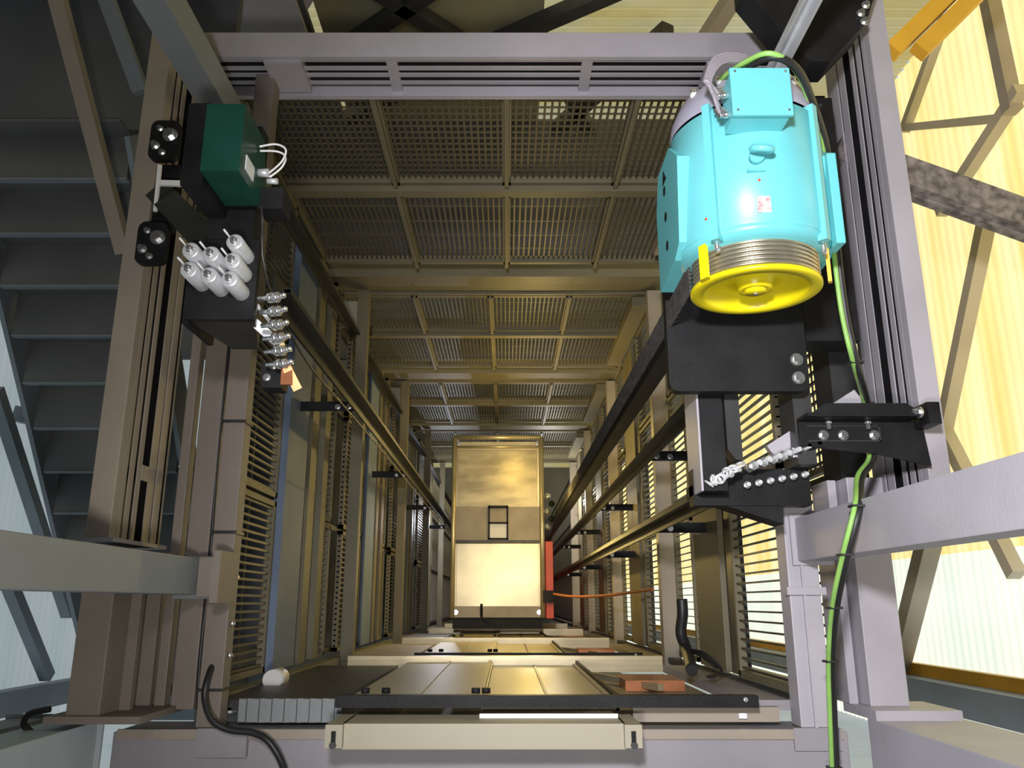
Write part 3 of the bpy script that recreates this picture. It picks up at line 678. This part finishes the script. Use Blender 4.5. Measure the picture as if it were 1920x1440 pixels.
# ------------------------------------------------------------------ landing doors (front wall)
YD = -.36
for k in range(4):
    o = FH*k; q = ORD[k]
    t = thing('landing_door', 'beige two leaf sliding landing door, %s level' % q, 'door', (-.1, YD, 5.35+o))
    for j, (x0, x1, yy) in enumerate(((-.62, -.085, 0), (-.10, .44, -.02))):
        lf = MB().box(x0, x1, YD-.03+yy, YD+yy, 3.40+o, 5.36+o, .003).build('door_leaf', DOORM, t)
        xm = x0+(x1-x0)*.5
        MB().box(xm-.006, xm+.006, YD+yy, YD+yy+.006, 3.42+o, 5.34+o).build('stiffening_fold', DARKST if j else DOORM, lf)
        MB().box(x1-.03, x1-.008, YD+yy, YD+yy+.012, 3.42+o, 5.34+o).build('edge_profile', DOORM, lf)
    MB().box(.43, .445, YD-.05, YD+.01, 3.4+o, 5.36+o).build('edge_seal', BLACK, t)
    t = thing('door_track', 'black door hanger track with rollers, %s level' % q, 'door track', (.15, YD, 3.4+o))
    MB().box(-.66, .97, YD-.03, YD+.015, 3.33+o, 3.375+o).build('track', BLACK, t)
    for x in (-.55, -.47, -.12, -.08): MB().cyl((x, YD+.02, 3.36+o), (x, YD+.04, 3.36+o), .017, 14).build('hanger_roller', BLACK, t)
    bolt(.92, YD, 3.33+o, .006, .01, t)
    t = thing('door_header', 'long beige door header box behind the black track, %s level' % q, 'door header', (-.1, YD-.07, 3.3+o))
    MB().box(-.58, .42, YD-.135, YD-.05, 3.06+o, 3.30+o, .003).build('box', BEIGE, t)
    MB().box(-.1, .41, YD-.05, YD-.035, 3.2+o, 3.215+o).build('bright_lip', WHITE, t)
    for x in (-.60, .44):
        e = MB().box(x-.03, x+.03, YD-.125, YD-.05, 3.03+o, 3.31+o).build('end_bracket', BEIGE, t)
        MB().box(x-.008, x+.008, YD-.11, YD-.07, 3.026+o, 3.032+o).build('slot', BLACK, e)
        MB().cyl((x, YD-.115, 3.026+o), (x, YD-.115, 3.015+o), .012, 10).build('bolt', DARKST, e)
    t = thing('door_sill', 'grooved bright metal door sill, %s level' % q, 'door sill', (0, YD+.03, 5.45+o))
    mb = MB().box(-1.0, .98, YD-.06, YD+.035, 5.38+o, 5.46+o)
    for j in range(3): mb.box(-1.0, .98, YD-.05+.03*j, YD-.035+.03*j, 5.372+o, 5.38+o)
    mb.build('sill', GALV, t)
    one('door_jamb', MB().box(-1.18, -.68, YD-.06, YD-.02, 3.5+o, 5.38+o), TAUPE if k else DARKST, 'sheet panel left of the landing door, %s level' % q, 'panel')
    one('door_jamb', MB().box(.98, 1.26, YD-.06, YD-.02, 3.5+o, 5.38+o), FRONT if k == 0 else GALVD, 'sheet panel right of the landing door, %s level' % q, 'panel')
    t = thing('door_operator', 'open door operator recess with brown coil, %s level' % q, 'door operator', (.72, YD, 4.5+o))
    MB().box(.46, .98, YD-.10, YD-.07, 3.6+o, 5.36+o).build('back_sheet', GALVD, t)
    MB().box(.60, .90, YD-.07, YD-.02, 4.35+o, 4.7+o).build('coil', COPPER, t)
    MB().bar((.50, YD-.04, 4.9+o), (.75, YD-.04, 4.2+o), .03, .03).build('lever', GALV, t)
one('corner_post', MB().box(-1.24, -1.18, -.43, -.37, 3.5, 24.0), TAN, 'tan post in the front left corner of the shaft', 'post')
one('corner_post', MB().box(1.15, 1.21, -.415, -.375, 3.46, 24), DARKST, 'dark post in the front right corner of the shaft', 'post')
one('strip_angle', MB().bar((-1.12, -.42, 3.5), (-1.12, -.42, 5.2), .02, .02).bar((-1.06, -.42, 3.5), (-1.06, -.42, 5.2), .02, .02), ZINC, 'bright metal angle beside the front left corner of the shaft', 'angle')
t = thing('tread_plate', 'ribbed grey steel plate left of the top door header', 'ribbed plate', (-.85, -.40, 3.6))
mb = MB()
for i in range(8): mb.box(-1.06+.05*i, -1.035+.05*i, -.455, -.37, 3.44, 3.46)
mb.box(-1.07, -.66, -.46, -.37, 3.46, 3.47); mb.build('ribs', NEUT, t)
one('cover_plate', MB().box(.5, 1.08, -.455, -.40, 3.44, 3.47), TAUPE, 'flat taupe plate right of the top door header', 'plate')
one('strip_angle', MB().bar((.93, -.43, 3.42), (1.04, -.40, 4.0), .03, .02), ZINC, 'short bright angle at the front right corner of the shaft', 'angle')
one('corner_pipe', MB().cyl((-1.12, -.355, 4.25), (-1.12, -.355, 4.1), .045, 20), WHITE, 'white pipe end in the front left corner beside the grating', 'pipe')
one('cable_bundle', MB().tube([(.96, .02, 4.6), (.96, -.06, 4.6), (.95, -.16, 4.62), (.97, -.24, 4.6), (.93, -.33, 4.3)], .03, 12), CBLACK, 'thick black cable bundle dropping to the door operator at right', 'cable')
for i in range(3):
    one('loose_wire', MB().tube([(.95, -.24, 4.6), (1.02, -.27+.01*i, 4.5-.05*i), (1.06+.01*i, -.33, 4.3), (.98, -.35, 4.1+.05*i)], .006, 8), CBLACK, 'loose black wire beside the thick cable bundle', 'wire', 'loose wires at the door operator')

# ------------------------------------------------------------------ lift cab
t = thing('lift_cab', 'lift cab far down the shaft with bright metal roof', 'lift cab', (-.12, .92, 12.3))
x0, x1, y0, y1, dc = -.65, .43, -.17, 2.0, 10.1
MB().box(x0+.02, x1-.02, y0+.03, y1-.03, dc+.02, dc+2.2).build('cab_body', GALV, t)
MB().box(x0+.04, x1-.05, .74+.0, 1.86, dc+.0, dc+.022, .003).build('roof_panel_back', GALVB, t)
MB().box(x0+.04, x1-.04, -.05, .70, dc-.0, dc+.022, .003).build('roof_panel_front', GALV, t)
MB().box(x0+.02, x1-.02, .72, 1.14, dc-.06, dc+.0, .003).build('crosshead_plate', GALVD, t)
MB().box(x0, x1, .70, .735, dc-.09, dc-.03).build('crosshead_beam', DARKST, t)
hb = MB().box(-.225, -.205, .74, 1.15, dc-.12, dc-.06).box(-.0, .02, .74, 1.15, dc-.12, dc-.06).box(-.225, .02, 1.12, 1.15, dc-.12, dc-.06).box(-.225, .02, .74, .76, dc-.12, dc-.06).box(-.225, .02, .93, .95, dc-.12, dc-.06).build('hatch_frame', BLACK, t)
MB().box(-.205, -.0, .76, .93, dc-.08, dc-.065).build('white_cover', WHITE, hb)
MB().box(-.205, -.0, .95, 1.12, dc-.08, dc-.065).build('grey_cover', GALVD, hb)
for x in (x0, x1): MB().cyl((x, y0, dc-.55 if 0 else dc-.12), (x, y1, dc-.12), .03, 12).build('side_handrail', GALV, t)
MB().cyl((x0, y1, dc-.12), (x1, y1, dc-.12), .028, 12).build('end_handrail', GALV, t)
MB().cyl((x0, y1-.12, dc-.12), (x1, y1-.12, dc-.12), .014, 12).build('end_handrail', GALV, t)
MB().box(x0, x1, y0, y0+.13, dc-.03, dc+.02).build('front_edge', GALVD, t)
for x in (x0, x1):
    for y in (y0+.02, .72, y1-.02): MB().cyl((x, y, dc+.02), (x, y, dc-.12), .02, 10).build('handrail_post', GALV, t)
for x in (x0+.04, x1-.04):
    for y in (y0+.06, y1-.06): bolt(x, y, dc-.03, .02, .02, t)
MB().box(x0-.0, x1+.0, -.30, -.18, dc+.02, dc+.10).build('door_drive', BLACK, t)
MB().bar((-.30, -.16, dc-.03), (-.30, -.02, dc-.1), .03, .03).bar((-.28, -.17, dc-.03), (-.2, -.22, dc-.03), .02, .02).build('drive_arm', BLACK, t)
one('red_buffer_post', MB().box(.47, .56, -.18, .72, 10.0, 24.0, .004), REDM, 'tall red steel upright beside the lift cab on the right', 'bar')
one('strap', MB().tube([(.50, .09, 8.9), (.66, .06, 8.4), (.86, .06, 7.4), (1.12, .10, 6.4)], .013, 6), ORANGE, 'slack orange strap running from cab to right wall', 'strap')
one('red_bracket', MB().box(.43, .56, .0, .14, 9.9, 9.96), BLACK, 'small dark bracket on the red bar next to the cab', 'bracket')
for i in range(5):  # added balls standing in for the lit machine parts beside the cab
    MB().ico((.50+.05*(i % 2), .9+.09*i, 10.05-.03*i), .04).build('cab_fitting', BLACK if i % 2 else CHROME, bpy.data.objects['lift_cab'])

# ------------------------------------------------------------------ stairs on the left
t = thing('staircase', 'dark steel stair flight going down on the left', 'staircase', (-2.65, 1, 7))
rr, gg = .188, .252
for i in range(13):
    y = 2.62-gg*i; d = 4.18+rr*i
    MB().box(-3.05, -2.18, y-gg-.02, y, d, d+.035).build('tread', STAIR, t)
    MB().box(-3.05, -2.18, y-.004, y+.012, d-rr+.03, d+.035).build('riser', STAIR, t)
    MB().box(-3.05, -2.18, y-gg-.028, y-gg-.018, d-.006, d+.04).build('nosing', STRING, t)
for x in (-3.10, -2.15):
    MB().bar((x, 2.62, 4.16), (x, 2.62-gg*13, 4.16+rr*13), .03, .24).build('stringer', STRING, t)
one('stair_landing', MB().box(-3.95, -1.62, 2.64, 3.84, 4.14, 4.2), PLATE, 'dark flat landing plate at the head of the stairs', 'landing')
one('stair_landing', MB().box(-3.2, -1.62, -.9, -.55, 6.9, 6.96), STRING, 'pale blue grey landing plate at the foot of the stairs', 'landing')
def brace(name, label, a, b, w, m, w2=None, cat='brace'):
    return one(name, MB().bar(a, b, w, w2 or w), m, label, cat)
brace('stair_post', 'long slanted grey tube in front of the dark stairs', (-2.187, 2.863, 3.3), (-1.992, 1.757, 3.9), .07, TAUPE)
brace('stair_post', 'long slanted dark tube left of the slotted beam top', (-1.97, 2.9, 3.3), (-1.81, 2.44, 3.5), .07, STRING)
brace('wall_brace', 'slate diagonal brace low on the left cladding', (-3.85, 1.55, 5.9), (-3.85, -.1, 7.4), .09, STRING)
brace('wall_brace', 'upper slate diagonal brace on the left cladding', (-3.85, 2.5, 5.6), (-3.85, 1.1, 7.1), .09, STRING)
brace('wall_brace', 'lowest slate diagonal brace on the left cladding', (-3.85, .5, 6.1), (-3.85, -.6, 7.2), .09, STRING)
brace('tower_rail', 'dark horizontal rail on the left cladding', (-3.9, 1.45, 6.3), (-3.1, 1.30, 6.3), .12, STRING)
one('tower_post', MB().box(-3.98, -3.84, -.85, -.66, 2, 24.0), STRING, 'blue grey tower corner post at the lower left edge', 'post')
one('tower_post', MB().box(2.78, 2.93, -.68, -.50, 2, 24.0), STRING, 'blue grey tower corner post at the lower right edge', 'post')
one('tower_sill', MB().box(2.93, 2.99, -.52, -.42, 2, 24.0), AMBER, 'ochre edge strip at the foot of the right cladding', 'strip')
# right side braces
X_ = 2.88
brace('wall_brace', 'grey vertical looking tube at the top right edge of the cladding', (X_, 3.47, 4.07), (X_, 2.70, 4.05), .08, TAUPE)
brace('wall_brace', 'thin cream diagonal in the upper right cladding', (X_, 3.72, 4.5), (X_, 3.30, 5.19), .06, BRACE)
brace('wall_brace', 'cream strut meeting the thin diagonal, upper right', (X_, 3.33, 5.2), (X_, 2.72, 4.15), .05, BRACE)
brace('wall_brace', 'pale cream diagonal crossing the right cladding', (X_, 2.78, 3.95), (X_, 2.5, 4.9), .07, BRACE)
brace('wall_brace', 'long tan diagonal in the middle of the right cladding', (X_, 2.2, 4.45), (X_, 1.08, 5.25), .08, BRACE)
brace('wall_brace', 'tan diagonal just above the right lilac post', (X_, 1.12, 5.25), (X_, .15, 4.7), .08, BRACE)
brace('wall_brace', 'grey green diagonal below the right lilac post', (X_, .42, 5.6), (X_, -.45, 6.3), .12, TAUPE)
one('roof_girder', MB().bar((1.55, 2.06, 3.4), (2.9, 1.49, 3.4), .14, .09).bar((1.55, 1.99, 3.44), (2.9, 1.42, 3.44), .03, .05), DUSTY, 'dusty dark girder sticking out behind the right slotted beam', 'girder')
for i in range(2):
    brace('warm_lit_bar', '%s bar with amber lamp light in its colour, top right corner' % ['left', 'right'][i], (1.75+.125*i, 2.42, 3.17), (2.35+.125*i, 3.0, 3.05), .075, AMBER, cat='bar')  # amber colour carries the warm lamp light on these braces
# back wall braces
YW = 3.77
for i, (a, b, nm, m) in enumerate((((-1.75, 4.3), (-1.5, 4.9), 'far left', STEEL), ((-1.25, 4.3), (-1.62, 4.85), 'left', STEEL), ((-.45, 4.3), (-1.2, 4.95), 'centre left', DARKST),
        ((-.85, 4.3), (-.2, 4.95), 'centre', DARKST), ((.75, 4.3), (-.1, 4.85), 'centre right', DARKST), ((1.50, 4.2), (1.30, 5.2), 'right', TAUPE), ((-.2, 4.9), (-1.6, 6.0), 'lower left', DARKST), ((.2, 4.7), (.75, 6.1), 'lower middle', DARKST), ((1.1, 4.7), (.3, 6.1), 'lower right', DARKST))):
    brace('wall_brace', '%s brace before the pale back cladding' % nm, (a[0], YW, a[1]), (b[0], YW, b[1]), .10, m)
one('back_sheet', MB().box(-4.0, -1.30, 3.70, 3.74, 3.2, 5.9), PLATE, 'dark grey sheet wall behind the stair landing', 'wall panel')
one('back_sheet', MB().box(-1.28, .25, 3.84, 3.86, 3.2, 5.9), OLIVE, 'dull olive sheet wall seen through the upper grating', 'wall panel')
one('back_sheet', MB().box(-2.15, -1.32, 3.62, 3.66, 3.2, 4.7), STEEL, 'light grey sheet panel in the back left above the frame corner', 'wall panel')
